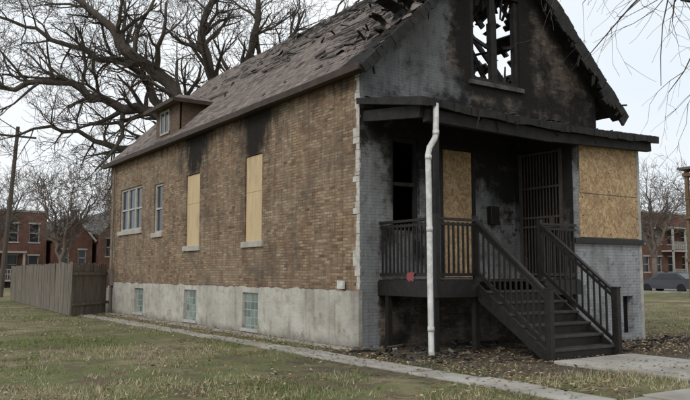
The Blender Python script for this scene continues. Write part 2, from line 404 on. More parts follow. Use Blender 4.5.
# roof slopes
th=math.atan2(RZ-EZ,AX-EX); SLN=math.hypot(AX-EX,RZ-EZ); V0=-.38; V1=L+.3
def slope_mat(left):
    if left: s=Vector((math.cos(th),0,math.sin(th)));al=Vector((0,1,0));o=Vector((EX,0,EZ))
    else: s=Vector((-math.cos(th),0,math.sin(th)));al=Vector((0,-1,0));o=Vector((EXR,0,EZ))
    n=s.cross(al)
    m=Matrix((s,al,n)).transposed().to_4x4(); m.translation=o; return m
def burnf(u,v):
    return 1.0*sst(v+.5*N(u*1.3,0,8),1.0,-.1)+.65*sst(u+.9*N(v*.7,0,0),3.9,5.1)*sst(v,15.5,7)+.75*sst(v+.8*N(u,v,2),4.8,.8)*sst(u,1.3,3.4)+.3*sst(u,.35,.0)
def roof(name,left):
    m=slope_mat(left); du=.14; nu=int(SLN/du)+1; nv=118
    V=[];A=[];F=[]
    sg=1 if left else -1
    def hole(u,v):
        if left:
            if (u>3.5+.9*N(v*1.5,3,0) and v<2.1+1.0*N(u*2,v,2)): return True
            if u>4.6 and N(u*1.4,v*.8,12)>.28 and v<9: return True
            return v<4.2 and u>1.5 and N(u*1.7,v*1.1,6)>.3
        return (1.1+.4*N(v*2,1,0)<u<3.9+.5*N(v*2,9,0) and .5+.5*N(u*2,5,5)<v<4.6+.7*N(u*2,2,2) and N(u*1.9,v*1.9,3)<.22)
    for layer in (0,-.07):
        for i in range(nu+1):
            for j in range(nv+1):
                u=SLN*i/nu; v=V0+(V1-V0)*j/nv
                wob=.035*N(u*.7,v*.6,0)+.03*N(u*3,v*3,1)-.12*sst(u,1.5,3.5)*sst(v,5,1)*(.5+N(u,v,14))
                V.append((u,sg*v,layer+wob))
                t_=.42*sst(u+.9*N(v*.5,2,0),2.0,4.0)*sst(v,16,9)+.36*sst(v,4.0,.2)+.07
                A.append((burnf(u,v),t_,0,1))
    base=(nu+1)*(nv+1); rem=set()
    for i in range(nu):
        for j in range(nv):
            u=SLN*(i+.5)/nu; v=V0+(V1-V0)*(j+.5)/nv
            if hole(u,v): rem.add((i,j))
    K=lambda l,i,j:l*base+i*(nv+1)+j
    for i in range(nu):
        for j in range(nv):
            if (i,j) in rem: continue
            F.append((K(0,i,j),K(0,i+1,j),K(0,i+1,j+1),K(0,i,j+1)))
            F.append((K(1,i,j),K(1,i,j+1),K(1,i+1,j+1),K(1,i+1,j)))
            for (a,b_,di,dj) in (((i,j),(i,j+1),-1,0),((i+1,j),(i+1,j+1),1,0),((i,j),(i+1,j),0,-1),((i,j+1),(i+1,j+1),0,1)):
                ni,nj=i+di,j+dj
                if ni<0 or nj<0 or ni>=nu or nj>=nv or (ni,nj) in rem:
                    F.append((K(0,*a),K(0,*b_),K(1,*b_),K(1,*a)))
    o=mk(name,V,F,M['shing'],house,attr=A); o.matrix_local=m; return o
roof("roof_left_slope",True); roof("roof_right_slope",False)
V=[];F=[];A=[]
for k in range(1700):
    v=R.uniform(-.38,15.5); u=R.uniform(.3,SLN-.05)
    dens=.95*sst(v,3.4,.1)+.6*sst(u+.9*N(v*.6,2,0),2.6,4.4)*sst(v,16,10)+.05
    dens*=.5+1.5*max(0,N(u*1.2,v*1.2,3)+.15)
    if R.random()>dens: continue
    w=R.uniform(.06,.36);h=R.uniform(.04,.14);t=abs(R.gauss(0,.24));rz=R.gauss(0,.5);up=R.uniform(.01,.035)
    if v<1.3 and u>1 and R.random()<.3: t=R.uniform(.3,1.3);h*=1.4
    c,s_=math.cos(rz),math.sin(rz); b0=len(V); dk=R.choice([.05,.2,.45,.8,1.0])
    for a,b_ in ((-w/2,0),(w/2,R.uniform(-.2,.2)),(w/2*R.uniform(.3,1.2),R.uniform(.6,1)),(R.uniform(-.1,.1)*w,R.uniform(.7,1.4)),(-w/2*R.uniform(.3,1.2),R.uniform(.6,1.1))):
        y=b_*h*math.cos(t); zz=up+max(0,b_)*h*math.sin(t)+.012
        V.append((u+(y*c+a*s_),v+(a*c-y*s_),zz)); A.append((dk,.1,0,1))
    F.append((b0,b0+1,b0+2,b0+3,b0+4))
o=mk("torn_shingles",V,F,M['shing'],house,attr=A); o.matrix_local=slope_mat(True)
ml=slope_mat(True)
def ru(u,v,n=0): return ml@Vector((u,v,n))
lt=Batch("exposed_battens",M['ash'],house,jit=.008)
for k in range(70):
    u=R.uniform(2.2,5.3);v=R.uniform(.2,11); l_=R.uniform(.3,1.6)
    if R.random()<.35: u=R.uniform(.9,3.2); v=R.uniform(-.2,2.5); l_*=.5
    lt.beam(ru(u,v,.03),ru(u+R.uniform(-.06,.06),v+l_,.03+R.uniform(0,.03)),.02,R.uniform(.03,.09),up=ml.to_3x3()@Vector((1,0,0)))
lt.build()
sc_=Batch("roof_debris",M['char'],house,jit=.02)
for k in range(90):
    u=R.uniform(2.4,5.4) if k>44 else R.uniform(.9,3.0); v=R.uniform(-.3,1.6 if k<56 else 9)
    p=ru(u,v,.03); d=Vector((R.uniform(-.3,.3),R.uniform(-.35,.35),R.uniform(-.05,.14)))
    sc_.beam(p,p+d,R.uniform(.02,.07),.012)
for (u,v,s,t) in ((1.75,.15,1.0,0),(2.0,-.1,.75,.5),(1.5,.45,.7,-.4)):
    p=ru(u,v,.02); vs=[];fs=[]
    for i in range(7):
        a=i/6; wd=.26*s*(1-.45*a+.15*math.sin(a*9+v*5))
        cx=-.42*s*a*a+.1*math.sin(a*5+t); cz=.34*s*math.sin(a*2.0)
        for j in range(3):
            vs.append(p+Vector((cx+.03*(j-1),(j-1)*wd+t*a*.2,cz+R.uniform(-.02,.02))))
    for i in range(6):
        for j in range(2): fs.append((i*3+j,i*3+j+1,i*3+j+4,i*3+j+3))
    sc_.raw(vs,fs)
sc_.build()
# rafters (burnt through in places)
rf=Batch("rafters",M['char'],house,jit=.02)
for k in range(13):
    y=.15+k*.45+R.uniform(-.05,.05)
    A0=Vector((EX+.3,y,EZ+.13)); B0=Vector((AX,y,RZ-.17)); C0=Vector((EXR-.3,y,EZ+.13))
    rf.beam(A0,B0,.05,.14)
    if k in (1,3,4,6,8):
        t=R.uniform(.15,.4); t2=R.uniform(.62,.85)
        rf.beam(C0,C0.lerp(B0,t)+Vector((0,R.uniform(-.2,.2),-.1)),.06,.11); rf.beam(C0.lerp(B0,t2)+Vector((0,R.uniform(-.1,.1),0)),B0,.05,.12)
    else: rf.beam(C0,B0+Vector((0,R.uniform(-.06,.06),0)),.05,.13)
rf.beam((AX,-.3,RZ-.15),(AX,L,RZ-.15),.05,.18)
for k in range(12):
    y=.4+R.uniform(0,4); x=R.uniform(4.3,6.8); zz=EZ+SL*(EXR-x)-.12
    rf.beam((x,y,zz),(x+R.uniform(-.5,.5),y+R.uniform(.2,1.3),zz+R.uniform(-.5,.1)),R.uniform(.05,.25),.025)
rf.beam((5.2,1.2,5.3),(4.4,1.6,7.2),.08,.1); rf.beam((3.6,2.2,5.3),(4.9,2.6,6.6),.07,.12)
rf.build()
rk=Batch("rake_boards",M['char'],house,jit=.014)
for left in (True,False):
    n=34
    for i in range(n):
        t0,t1=i/n,(i+1)/n+.004
        xs=(EX,AX) if left else (EXR,AX)
        X0=xs[0]+(xs[1]-xs[0])*t0;X1=xs[0]+(xs[1]-xs[0])*t1;Z0=EZ+(RZ-EZ)*t0;Z1=EZ+(RZ-EZ)*t1
        h0=.2+.06*N(i*.5,0,2) if left else .33+.22*N(i*.3,0,9)+R.uniform(-.02,.02)
        rk.beam((X0,-.4,Z0-h0*.6),(X1,-.4,Z1-h0*.6),.05,h0)
        if R.random()<(.12 if left else .4):
            tt=R.random(); xx=X0+(X1-X0)*tt; z_=Z0+(Z1-Z0)*tt
            rk.beam((xx,-.37,z_-.2),(xx+R.uniform(-.12,.12),-.35,z_-.3-R.uniform(.02,.1 if left else .34)),R.uniform(.02,.1),.025)
        if R.random()<(.2 if left else .6):
            p=Vector(((X0+X1)/2,R.uniform(-.4,0),(Z0+Z1)/2)); sg=-1 if left else 1; rk.beam(p,p+Vector((sg*R.uniform(.02,.2),R.uniform(-.1,.1),R.uniform(.0,.18))),R.uniform(.02,.12),.02)
        rk.beam((X0,-.2,Z0-.15),(X1,-.2,Z1-.15),.38,.03)
rk.build()
g=Batch("eave_gutter",M['brown'],house)
for i in range(16):
    ya=-.38+16.68*i/16; yb_=-.38+16.68*(i+1)/16; d0=.015*N(i*.9,0,0); d1=.015*N((i+1)*.9,0,0)
    g.raw([(EX-.1,ya,EZ-.13+d0),(EX+.04,ya,EZ-.13+d0),(EX+.04,yb_,EZ-.13+d1),(EX-.1,yb_,EZ-.13+d1),(EX-.1,ya,EZ+.01+d0),(EX+.04,ya,EZ+.01+d0),(EX+.04,yb_,EZ+.01+d1),(EX-.1,yb_,EZ+.01+d1)],BF)
g.box(EX+.02,.0,-.2,L,EZ-.1,EZ-.04); g.build()

# dormer
dm=Batch("dormer_face",M['dormer'],house)
dm.box(.22,.3,10.0,12.0,5.75,6.8)
dm.raw([(.25,10.0,5.8),(1.4,10.0,6.8),(.25,10.0,6.8)],[(0,1,2)]); dm.raw([(.25,12.0,5.8),(1.4,12.0,6.8),(.25,12.0,6.8)],[(0,2,1)])
dm.build()
dr=Batch("dormer_roof",M['shing'],house)
zr=6.82
dr.raw([(-.1,9.7,zr-.05),(-.1,12.3,zr-.05),(2.1,12.3,zr+.02),(2.1,9.7,zr+.02),(.6,11.0,zr+.42),(2.2,11.0,zr+.42)],[(0,4,5,3),(0,1,4),(1,2,5,4),(0,3,2,1)]); dr.build()
dc=Batch("dormer_trim",M['brown'],house); dc.box(-.12,-.08,9.68,12.32,zr-.14,zr-.02);dc.box(-.12,1.4,9.66,9.7,zr-.14,zr-.02);dc.build()
dw=Batch("dormer_window",M['glass'],house);dw.box(.2,.218,10.8,11.5,5.95,6.6);dw.build()
dt=Batch("dormer_window_frame",M['trim'],house)
for y in (10.75,11.12,11.5): dt.box(.18,.216,y,y+.06,5.9,6.65)
dt.box(.183,.217,10.75,11.56,6.6,6.66);dt.box(.183,.217,10.75,11.56,5.89,5.95);dt.build()

# bay
BX0,BX1,BY=4.3,6.55,-1.6
def bay_cf(x,z):
    n=N(x,z*1.2,7); s=.9*sst(z+.5*n,2.9,4.2)*sst(x,5.0,4.35)+.6*sst(z,4.1,4.6)+.2*sst(x,4.9,4.3)
    return (s,.05)
wall("bay_front_wall",'x',BY,BX0,BX1,-.2,4.5,[(5.85,6.2,.15,.95)],M['bay'],house,step=.15,cf=bay_cf,depth=.15)
def bays_cf(y,z):
    n=N(y,z*1.2,9); s=.25+.85*sst(z+.6*n,2.1,3.4)
    if z<1.3: s=.4
    return (s,.35+.4*n)
wall("bay_side_wall",'y',BX0,BY,0,-.2,4.5,[(-1.3,-.2,1.36,4.1)],M['bayside'],house,step=.15,cf=bays_cf,depth=.15)
wall("bay_right_wall",'y',BX1,BY,0,-.2,4.5,[],M['bayside'],house,step=.5)
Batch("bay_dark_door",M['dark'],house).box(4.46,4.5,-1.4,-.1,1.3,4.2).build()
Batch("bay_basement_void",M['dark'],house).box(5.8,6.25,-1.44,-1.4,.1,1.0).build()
ob=Batch("bay_boards",M['osb'],house)
ob.box(4.5,6.45,BY-.03,BY-.008,3.13,4.45); ob.box(4.47,6.47,BY-.028,BY-.006,2.2,3.115); ob.build()
sw=Batch("board_screws",M['char'],house)
for zz in (2.28,2.65,3.04,3.2,3.6,4.05,4.38):
    for xx in (4.56,5.45,6.4): sw.box(xx-.012,xx+.012,BY-.036,BY-.028,zz-.012,zz+.012)
sw.build()
bl=Batch("bay_black_sill",M['blackpaint'],house); bl.box(BX0-.04,BX1+.04,BY-.07,BY-.003,2.07,2.18); bl.build()
bt=Batch("bay_corner_trim",M['trim'],house); bt.box(BX1-.07,BX1+.02,BY-.02,BY+.1,0.0,4.4); bt.build()
gt=Batch("iron_security_gate",M['iron'],house)
for i in range(13):
    y=-1.27+i*(1.04/12); gt.box(4.262,4.28,y-.011,y+.011,1.4,4.05)
for zz in (1.42,2.45,2.65,3.3,4.05): gt.box(4.255,4.286,-1.3,-.2,zz-.022,zz+.022)
gt.box(4.25,4.295,-1.34,-1.27,1.37,4.09);gt.box(4.25,4.295,-.23,-.16,1.37,4.09); gt.box(4.25,4.3,-1.12,-1.0,2.47,2.63); gt.build()

# porch roof
pr=Batch("porch_roof",M['char'],house,jit=.007)
n=46; sag=lambda x: -.07*math.sin((x+.1)/6.9*math.pi)+.02*N(x*1.3,0,0)
for i in range(n):
    xa=-.08+6.93*i/n; xb=-.08+6.93*(i+1)/n; hj=.04*N(i*.3,0,3); yj=max(0,.06*N(i*.35,0,6)); s0=sag(xa); s1=sag(xb)
    pr.raw([(xa,-1.98+yj,4.35+hj+s0),(xb,-1.98+yj,4.35+hj+s1),(xb,.0,4.74),(xa,.0,4.74),(xa,-1.98+yj,4.5+s0),(xb,-1.98+yj,4.5+s1),(xb,0,4.86),(xa,0,4.86)],BF)
pr.build()
pb=Batch("porch_beams",M['char'],house,jit=.008)
pb.beam((.15,-1.8,4.22),(3.4,-1.8,4.17),.12,.22); pb.beam((3.38,-1.8,4.17),(6.7,-1.8,4.27),.12,.2); pb.beam((.12,-1.75,4.3),(.12,-.02,4.5),.12,.22)
for i in range(12):
    x=.5+i*.36; pb.beam((x,-1.75,4.26),(x,-.02,4.6),.05,.1)
pb.build()
pp=Batch("porch_post",M['char'],house,jit=.004); pp.beam((.53,-1.62,1.33),(.53,-1.62,4.2),.09,.09); pp.build()
pd=Batch("porch_roof_debris",M['char'],house,jit=.015)
for k in range(110):
    x=R.uniform(0,6.7);y=R.uniform(-1.85,-.1); zz=4.44+(y+1.98)*.2+sag(x)*.6
    pd.beam((x,y,zz),(x+R.uniform(-.35,.35),y+R.uniform(-.15,.2),zz+R.uniform(.0,.1)),R.uniform(.02,.06),.012)
for k in range(12):
    x=R.uniform(.8,5.5); y=R.uniform(-1.98,-1.8); z_=4.38+sag(x); pd.beam((x,y,z_),(x+R.uniform(-.12,.12),y,z_-R.uniform(.08,.26)),R.uniform(.015,.05),.012)
pd.build()
sh=Batch("burnt_shingle_scraps",M['ash'],house,jit=.012)
for k in range(18):
    x=R.uniform(.4,6.5);y=R.uniform(-1.8,-.3);zz=4.49+(y+1.98)*.19; sh.beam((x,y,zz),(x+R.uniform(.1,.3),y+R.uniform(-.1,.1),zz+.02),.1,.01)
sh.build()
# deck
dk=Batch("porch_deck",M['blackpaint'],house)
x=.45
while x<4.28:
    dk.box(x,min(x+.13,4.29),-1.72,-.002,1.29,1.32+R.uniform(-.003,.003)); x+=.14
dk.box(.43,1.4,-1.75,-1.7,1.02,1.3); dk.box(3.2,4.29,-1.75,-1.7,1.02,1.3); dk.box(.42,.46,-1.749,-.002,1.02,1.3)
for (px,py) in ((.5,-1.6),(1.45,-1.62),(3.2,-1.62),(.5,-.25)): dk.box(px-.05,px+.05,py-.05,py+.05,-.1,1.28)
dk.build()
rl=Batch("porch_railing",M['blackpaint'],house,jit=.0025)
def rail(p0,p1,zb,zt,n):
    p0=Vector((*p0,0));p1=Vector((*p1,0))
    rl.beam(p0+Vector((0,0,zt)),p1+Vector((0,0,zt)),.09,.045); rl.beam(p0+Vector((0,0,zb+.1)),p1+Vector((0,0,zb+.1)),.05,.06); rl.beam(p0+Vector((0,0,zt-.09)),p1+Vector((0,0,zt-.09)),.04,.05)
    for i in range(n):
        p=p0.lerp(p1,(i+.5)/n); rl.beam(p+Vector((0,0,zb+.08)),p+Vector((0,0,zt-.05)),.03,.03)
rail((.49,-.02),(.49,-1.66),1.32,2.42,14); rail((.49,-1.66),(1.42,-1.66),1.32,2.42,8); rail((3.2,-1.66),(4.25,-1.66),1.32,2.42,9)
for px in (.49,1.44,3.19): rl.box(px-.045,px+.045,-1.705,-1.615,1.25,2.5)
# stairs
NS=7; rise=1.32/NS; run=.265
st=Batch("stair_treads",M['tread'],house,bevel=.008); sr=Batch("stair_risers",M['blackpaint'],house)
for i in range(NS-1):
    zt=1.32-(i+1)*rise; y1=-1.72-i*run
    st.box(1.42,3.2,y1-run-.03,y1+.01,zt-.045,zt); sr.box(1.46,3.165,y1-run+.0,y1-run+.02,zt-rise,zt-.046)
for x in (1.41,3.17):
    yb=-1.72-(NS-1)*run
    sr.raw([(x,-1.72,1.26),(x,-1.72,.95),(x,yb-.02,-.05),(x,yb-.02,.15),(x+.045,-1.72,1.26),(x+.045,-1.72,.95),(x+.045,yb-.02,-.05),(x+.045,yb-.02,.15)],[(0,1,2,3),(7,6,5,4),(0,4,5,1),(1,5,6,2),(2,6,7,3),(3,7,4,0)])
st.build(); sr.build()
yb=-1.72-(NS-1)*run
for x in (1.44,3.2):
    rl.box(x-.05,x+.05,yb-.1,yb,-.1,1.18); rl.box(x-.065,x+.065,yb-.115,yb+.015,1.18,1.21)
    a=Vector((x,-1.66,2.42));c=Vector((x,yb-.04,1.1))
    rl.beam(a,c,.08,.045); rl.beam(a-Vector((0,0,.1)),c-Vector((0,0,.1)),.04,.05)
    rl.beam(a-Vector((0,0,.93)),c-Vector((0,0,.88)),.04,.07)
    for i in range(13):
        p=a.lerp(c,(i+.6)/13.2); rl.beam(p,p-Vector((0,0,.9)),.029,.029)
rl.build()
ds=Batch("white_downspout",M['white'],house)
ds.tube([(.28,-1.93,4.42),(.27,-1.94,4.1),(.26,-1.94,3.85),(.23,-1.94,3.78),(.12,-1.93,3.62),(.1,-1.92,3.5),(.11,-1.92,2),(.12,-1.92,.14),(.1,-1.96,.06)],.052,12)
ds.build(smooth=True)
dj=Batch("downspout_joints",M['white'],house)
for (x,zz) in ((.11,2.2),(.105,3.45),(.265,3.9),(.12,.5)): dj.tube([(x,-1.92 if zz<3.6 else -1.94,zz-.04),(x,-1.92 if zz<3.6 else -1.94,zz+.04)],.059,12)
dj.build(smooth=True)
fx=Batch("wall_vent",M['white'],house,bevel=.005); fx.box(-.1,-.04,.45,.65,1.14,1.3);fx.build()
mt=Batch("electric_meter",M['fence'],house); mt.box(-.16,0,15.3,15.6,1.0,1.6); mt.tube([(-.08,15.45,1.6),(-.08,15.45,5.3)],.03,8); mt.tube([(-.08,15.45,0),(-.08,15.45,1.0)],.03,8); mt.build()
mb=Batch("mailbox",M['blackpaint'],house,bevel=.01); mb.box(3.4,3.65,-.14,-.01,2.5,2.9); mb.build()
b=NB("faded_red_cloth");pk=b.out((.27,.07,.075),.85)
pv=[];pf=[]
for i in range(8):
    for j in range(5):
        pv.append((.445-.015*math.sin(i*1.7+j),-.9-.028*i+.008*j,1.46-.034*j-.03*abs(math.sin(i*1.3))*j*.3))
for i in range(7):
    for j in range(4): pf.append((i*5+j,i*5+j+1,i*5+j+6,i*5+j+5))
mk("red_rag",pv,pf,pk,house,smooth=True)

# ================================================================== DEBRIS
for nm,mt_,cnt,sd_ in (("scattered_debris",M['char'],200,1),("scattered_debris",M['ash'],130,2),("scattered_debris",M['fence'],26,3)):
    r=random.Random(sd_); B_=Batch(nm,mt_,None,jit=.015)
    for k in range(cnt):
        x=r.gauss(1.2,1.5);y=r.gauss(-1.5,.9)
        if k%4==0: x=r.uniform(3.4,7.5);y=r.uniform(-3.2,-1.8)
        if (1.25<x<3.4 and y<-1.65) or x<-.8 or y>-.05 or (x>4.2 and y>-1.65): continue
        l_=r.uniform(.03,.16) if k%9 else r.uniform(.25,.6); a=r.uniform(0,6.28)
        p=Vector((x,y,r.uniform(.015,.06))); B_.beam(p,p+Vector((l_*math.cos(a),l_*math.sin(a)*.8,r.uniform(-.01,.05))),r.uniform(.015,.06),r.uniform(.01,.03))
    B_.build()

# ================================================================== GROUND + PATHS
mk("ground",[(-300,-300,0),(400,-300,0),(400,500,0),(-300,500,0)],[(0,1,2,3)],M['ground'])
def slabs(name,x0,x1,y0,y1,along,ln,h=.03,jit=.012,xj=.02):
    bt=Batch(name,M['conc'],None,jit=.008,bevel=.01)
    a=y0 if along=='y' else x0; e=y1 if along=='y' else x1
    while a<e-.05:
        c=min(a+ln*R.uniform(.8,1.15),e); z=h+R.uniform(-jit,jit)
        if along=='y': bt.box(x0+R.uniform(-xj,xj),x1+R.uniform(-xj,xj),a,c-R.uniform(.01,.04),-.1,z)
        else: bt.box(a,c-.02,y0,y1,-.1,z)
        a=c
    return bt.build()
slabs("side_path",-1.4,-.85,-6.3,1.5,'y',1.15,.03,.008,.04)
slabs("side_path",-1.37,-.88,1.5,17,'y',1.15,.016,.01,.06)
slabs("front_walk",1.3,3.3,-6.3,-3.5,'y',1.4,.035)
slabs("public_sidewalk",-30,40,-8.0,-6.35,'x',1.6,.04)
slabs("house_apron",-.33,-.06,.2,16,'y',2.2,.025,.01,.03)
mk("street",[(42,-120,.004),(50,-120,.004),(50,160,.004),(42,160,.004)],[(0,1,2,3)],M['asph'])
kb=Batch("street_kerb",M['conc']); kb.box(41.8,42,-120,160,-.1,.13);kb.box(50,50.2,-120,160,-.1,.13);kb.build()

# grass blades
rng=np.random.default_rng(3)
def scatter(n,fmin,fmax,pw=1.0,e=0.0):
    f=fmin+(fmax-fmin)*rng.random(n)**pw; l=(rng.random(n)*2-1)*f*.56
    X=-8.265+.561*f+.828*l; Y=-11.7+.828*f-.561*l
    ok=~((X>-.3)&(X<7.3)&(Y>-.0)&(Y<16.1)) & ~((X>-1.36+e)&(X<-.89-e)&(Y>-6.3)&(Y<17)) & ~((X>1.35)&(X<3.25)&(Y<-1.7)) & ~((Y<-6.35)&(Y>-8.0)) & ~((X>.4)&(X<6.6)&(Y>-1.7)&(Y<0))
    return X[ok],Y[ok]
X,Y=scatter(170000,5.5,34,1.7,.05); n=len(X)
dens=np.array([mn.noise(Vector((x*.9,y*.9,0)))+.6*mn.noise(Vector((x*2.6,y*2.6,4)))+.7*mn.noise(Vector((x*.35,y*.35,7))) for x,y in zip(X,Y)])
dd=((X-3.4)*.165)**2+((Y+2.0)*.28)**2
keep=rng.random(n)<np.clip(.42+dens*2.3,.01,1)*np.clip(dd*1.3-.2,.04,1); X=X[keep];Y=Y[keep];dens=dens[keep];n=len(X)
h=rng.uniform(.02,.075,n)*(1+.6*dens); ang=rng.uniform(0,6.28,n); w=rng.uniform(.003,.008,n); lx=rng.normal(0,.03,n);ly=rng.normal(0,.03,n)
V=np.zeros((n,3,3)); V[:,0]=np.stack([X-w*np.cos(ang),Y-w*np.sin(ang),0*X],1);V[:,1]=np.stack([X+w*np.cos(ang),Y+w*np.sin(ang),0*X],1);V[:,2]=np.stack([X+lx,Y+ly,h],1)
pal=np.array([(.38,.33,.21),(.29,.25,.15),(.14,.18,.065),(.105,.145,.045),(.2,.2,.09),(.46,.41,.29)])
gi=np.array([mn.noise(Vector((x*.3,y*.3,9)))+.4*mn.noise(Vector((x*1.1,y*1.1,19))) for x,y in zip(X,Y)])
pi=np.where(rng.random(n)<np.clip(.6+gi*2.6,.08,.95),rng.integers(2,5,n),rng.choice([0,1,4,5],n))
C=pal[pi]*rng.uniform(.75,1.2,(n,1)); CA=np.ones((n,3,4)); CA[:,:,:3]=C[:,None,:]
me=bpy.data.meshes.new("grass"); me.vertices.add(n*3); me.vertices.foreach_set("co",V.ravel()); me.loops.add(n*3); me.loops.foreach_set("vertex_index",np.arange(n*3)); me.polygons.add(n); me.polygons.foreach_set("loop_start",np.arange(0,n*3,3)); me.update(calc_edges=True)
a=me.color_attributes.new("cd",'FLOAT_COLOR','POINT'); a.data.foreach_set("color",CA.astype(np.float32).ravel()); me.materials.append(M['blade'])
COL.objects.link(bpy.data.objects.new("grass",me))
# leaves
lv=[];lf=[];la=[]
def leaf(x,y,z=0.0):
    s=R.uniform(.015,.042); a=R.uniform(0,6.28); t=R.uniform(-.4,.4); u=R.uniform(-.4,.4); b0=len(lv); c=R.choice([(.16,.095,.05),(.23,.15,.09),(.31,.23,.14),(.1,.065,.04),(.38,.3,.2)])
    for q,r_ in ((0,1),(1.4,.6),(3.14,1),(4.6,.55)):
        dx=s*r_*math.cos(q+a);dy=s*r_*math.sin(q+a); lv.append((x+dx,y+dy,z+.04+dx*t+dy*u)); la.append((*c,1))
    lf.append((b0,b0+1,b0+2,b0+3))
Xl,Yl=scatter(18000,5.5,30,1.3)
for x,y in zip(Xl,Yl):
    if R.random()<.3+1.6*N(x*.5,y*.5,20): leaf(x,y)
for k in range(3200): leaf(R.gauss(-.5,.45),R.uniform(-6,15)) 
for k in range(2400): leaf(R.uniform(.3,7.5),R.uniform(-3.8,-1.2))
for k in range(2500): leaf(R.uniform(3.2,12),R.uniform(-5,2))
for k in range(260): leaf(R.uniform(1.3,3.3),R.uniform(-6.3,-3.5),.005)
mk("fallen_leaves",lv,lf,M['blade'],attr=la)

# ================================================================== FENCE, POLE
fn=empty("wooden_fence")
fb=Batch("fence_boards",M['fence'],fn,jit=.008)
def frun(p,q,h):
    p=Vector((*p,0));q=Vector((*q,0));d=(q-p);n=int(d.length/.145);u=d.normalized()
    for i in range(n):
        c=p+u*(i*.145); hh=h+R.uniform(-.05,.03)
        fb.beam(c+Vector((0,0,.02)),c+Vector((R.uniform(-.02,.02),0,hh)),R.uniform(.015,.035),.135,up=u)
    nrm=Vector((-u.y,u.x,0))
    for zz in (.4,h-.35): fb.beam(p+nrm*-.05+Vector((0,0,zz)),q+nrm*-.05+Vector((0,0,zz)),.04,.09)
frun((-1.75,14.4),(-.6,31.5),1.8); frun((-1.72,14.42),(-.05,15.9),1.78); fb.build()
up=Batch("utility_pole",M['pole']); up.tube([(-.15,37.2,-.2),(.5,37.5,10.5)],[.16,.11],10)
up.beam((-.6,37.5,9.9),(1.6,37.5,9.9),.1,.12); up.build()

# ================================================================== TREES
def tree(name,base,limbs,mat,seed,depth=4,nch=5,trunk=None,tw=.008,rotz=0,droop=0,lenf=.62):
    r=random.Random(seed); T=Batch(name,mat)
    def grow(p,d,ln,rad,dep):
        ns=5 if dep>1 else 4; poly=[p.copy()];rs=[rad]; q=p.copy(); dd=d.copy(); dirs=[dd.copy()]
        for i in range(ns):
            dd=(dd+Vector((r.gauss(0,.2),r.gauss(0,.2),r.gauss(.04-droop,.17)))).normalized()
            q=q+dd*(ln/ns); poly.append(q.copy()); rs.append(max(tw*.6,rad*(1-.7*(i+1)/ns))); dirs.append(dd.copy())
        T.tube(poly,rs,6 if rad>.06 else (4 if rad>.02 else 3),cap=False)
        if dep<=0: return
        for k in range(nch):
            i=r.randint(1,ns) ; dp=dirs[i]
            ax=Vector((r.gauss(0,1),r.gauss(0,1),r.gauss(0,1))).normalized()
            nd=(dp+ax.cross(dp).normalized()*r.uniform(.5,1.2)).normalized()
            grow(poly[i],nd,ln*r.uniform(lenf-.15,lenf+.12),max(tw,rs[i]*r.uniform(.5,.75)),dep-1)
    if trunk: T.tube([Vector(t[:3]) for t in trunk],[t[3] for t in trunk],12)
    for lm in limbs:
        pts=[Vector(x[:3]) for x in lm]; rs=[x[3] for x in lm]
        P=[];Q=[]
        for i in range(len(pts)-1):
            for k in range(4):
                t=k/4; a=pts[max(i-1,0)];b_=pts[i];c=pts[i+1];e=pts[min(i+2,len(pts)-1)]
                v=.5*((2*b_)+(c-a)*t+(2*a-5*b_+4*c-e)*t*t+(3*b_-a-3*c+e)*t**3)
                v=v+Vector((r.gauss(0,.08),r.gauss(0,.08),r.gauss(0,.1))) if (i or k) else v
                P.append(v);Q.append((rs[i]*(1-t)+rs[i+1]*t)*r.uniform(.92,1.1))
        P.append(pts[-1]);Q.append(rs[-1]); T.tube(P,Q,8,cap=False)
        n=len(P)
        for i in range(3,n):
            for _ in range(1 if i%2 else 2):
                d=(P[min(i,n-1)]-P[i-1]).normalized(); ax=Vector((r.gauss(0,1),r.gauss(0,1),r.gauss(0,1))).normalized()
                nd=(d*.5+ax.cross(d).normalized()*r.uniform(.5,1.1)+Vector((0,0,.25-droop))).normalized()
                grow(P[i],nd,r.uniform(1.6,3.2)*(rs[0]/.25)**.35,max(tw*1.5,Q[i]*.5),depth-1)
    o=T.build(smooth=True); o.location=base; o.rotation_euler=(0,0,rotz); return o
az=math.radians(-34.1)
big=[
 [(0,0,6.5,.44),(-1.2,.5,8.6,.34),(-3.0,.8,9.6,.28),(-5,.2,9.9,.22),(-7,-.8,10.6,.16),(-9.5,-1,10.2,.1),(-12,-1,10.9,.04)],
 [(-.1,0,7.5,.4),(-1.5,-1,10.4,.31),(-3.3,-1.4,12.0,.25),(-4.6,-1.5,13.6,.18),(-7,-2,15.2,.1)],
 [(0,0,8,.36),(.5,.6,11,.28),(-.3,.5,13.2,.2),(.6,.6,16,.08)],
 [(.1,0,7.5,.38),(1.6,.8,10.6,.3),(4.0,.6,12.4,.22),(6.8,.8,13.3,.15),(9.5,1,15.2,.07)],
 [(-.1,0,6.5,.28),(-2.5,1.4,8.0,.21),(-4.8,2,7.9,.15),(-7.5,2,8.9,.1),(-10,1.6,8.4,.04)],
 [(-2.0,.6,9.2,.24),(-3.2,.2,11.4,.19),(-6,.4,12.4,.13),(-9,.2,13.8,.08),(-11.5,0,14.5,.03)],
 [(1.5,.8,10.4,.2),(2.6,-.4,13,.15),(3.0,-.8,16,.07)],
]
tree("bare_tree",(6.1,22.0,0),big,M['bark'],5,depth=4,nch=4,trunk=[(0,0,-.2,.62),(0,0,2,.5),(.05,0,5,.46),(0,0,8.2,.4)],tw=.012,rotz=az)
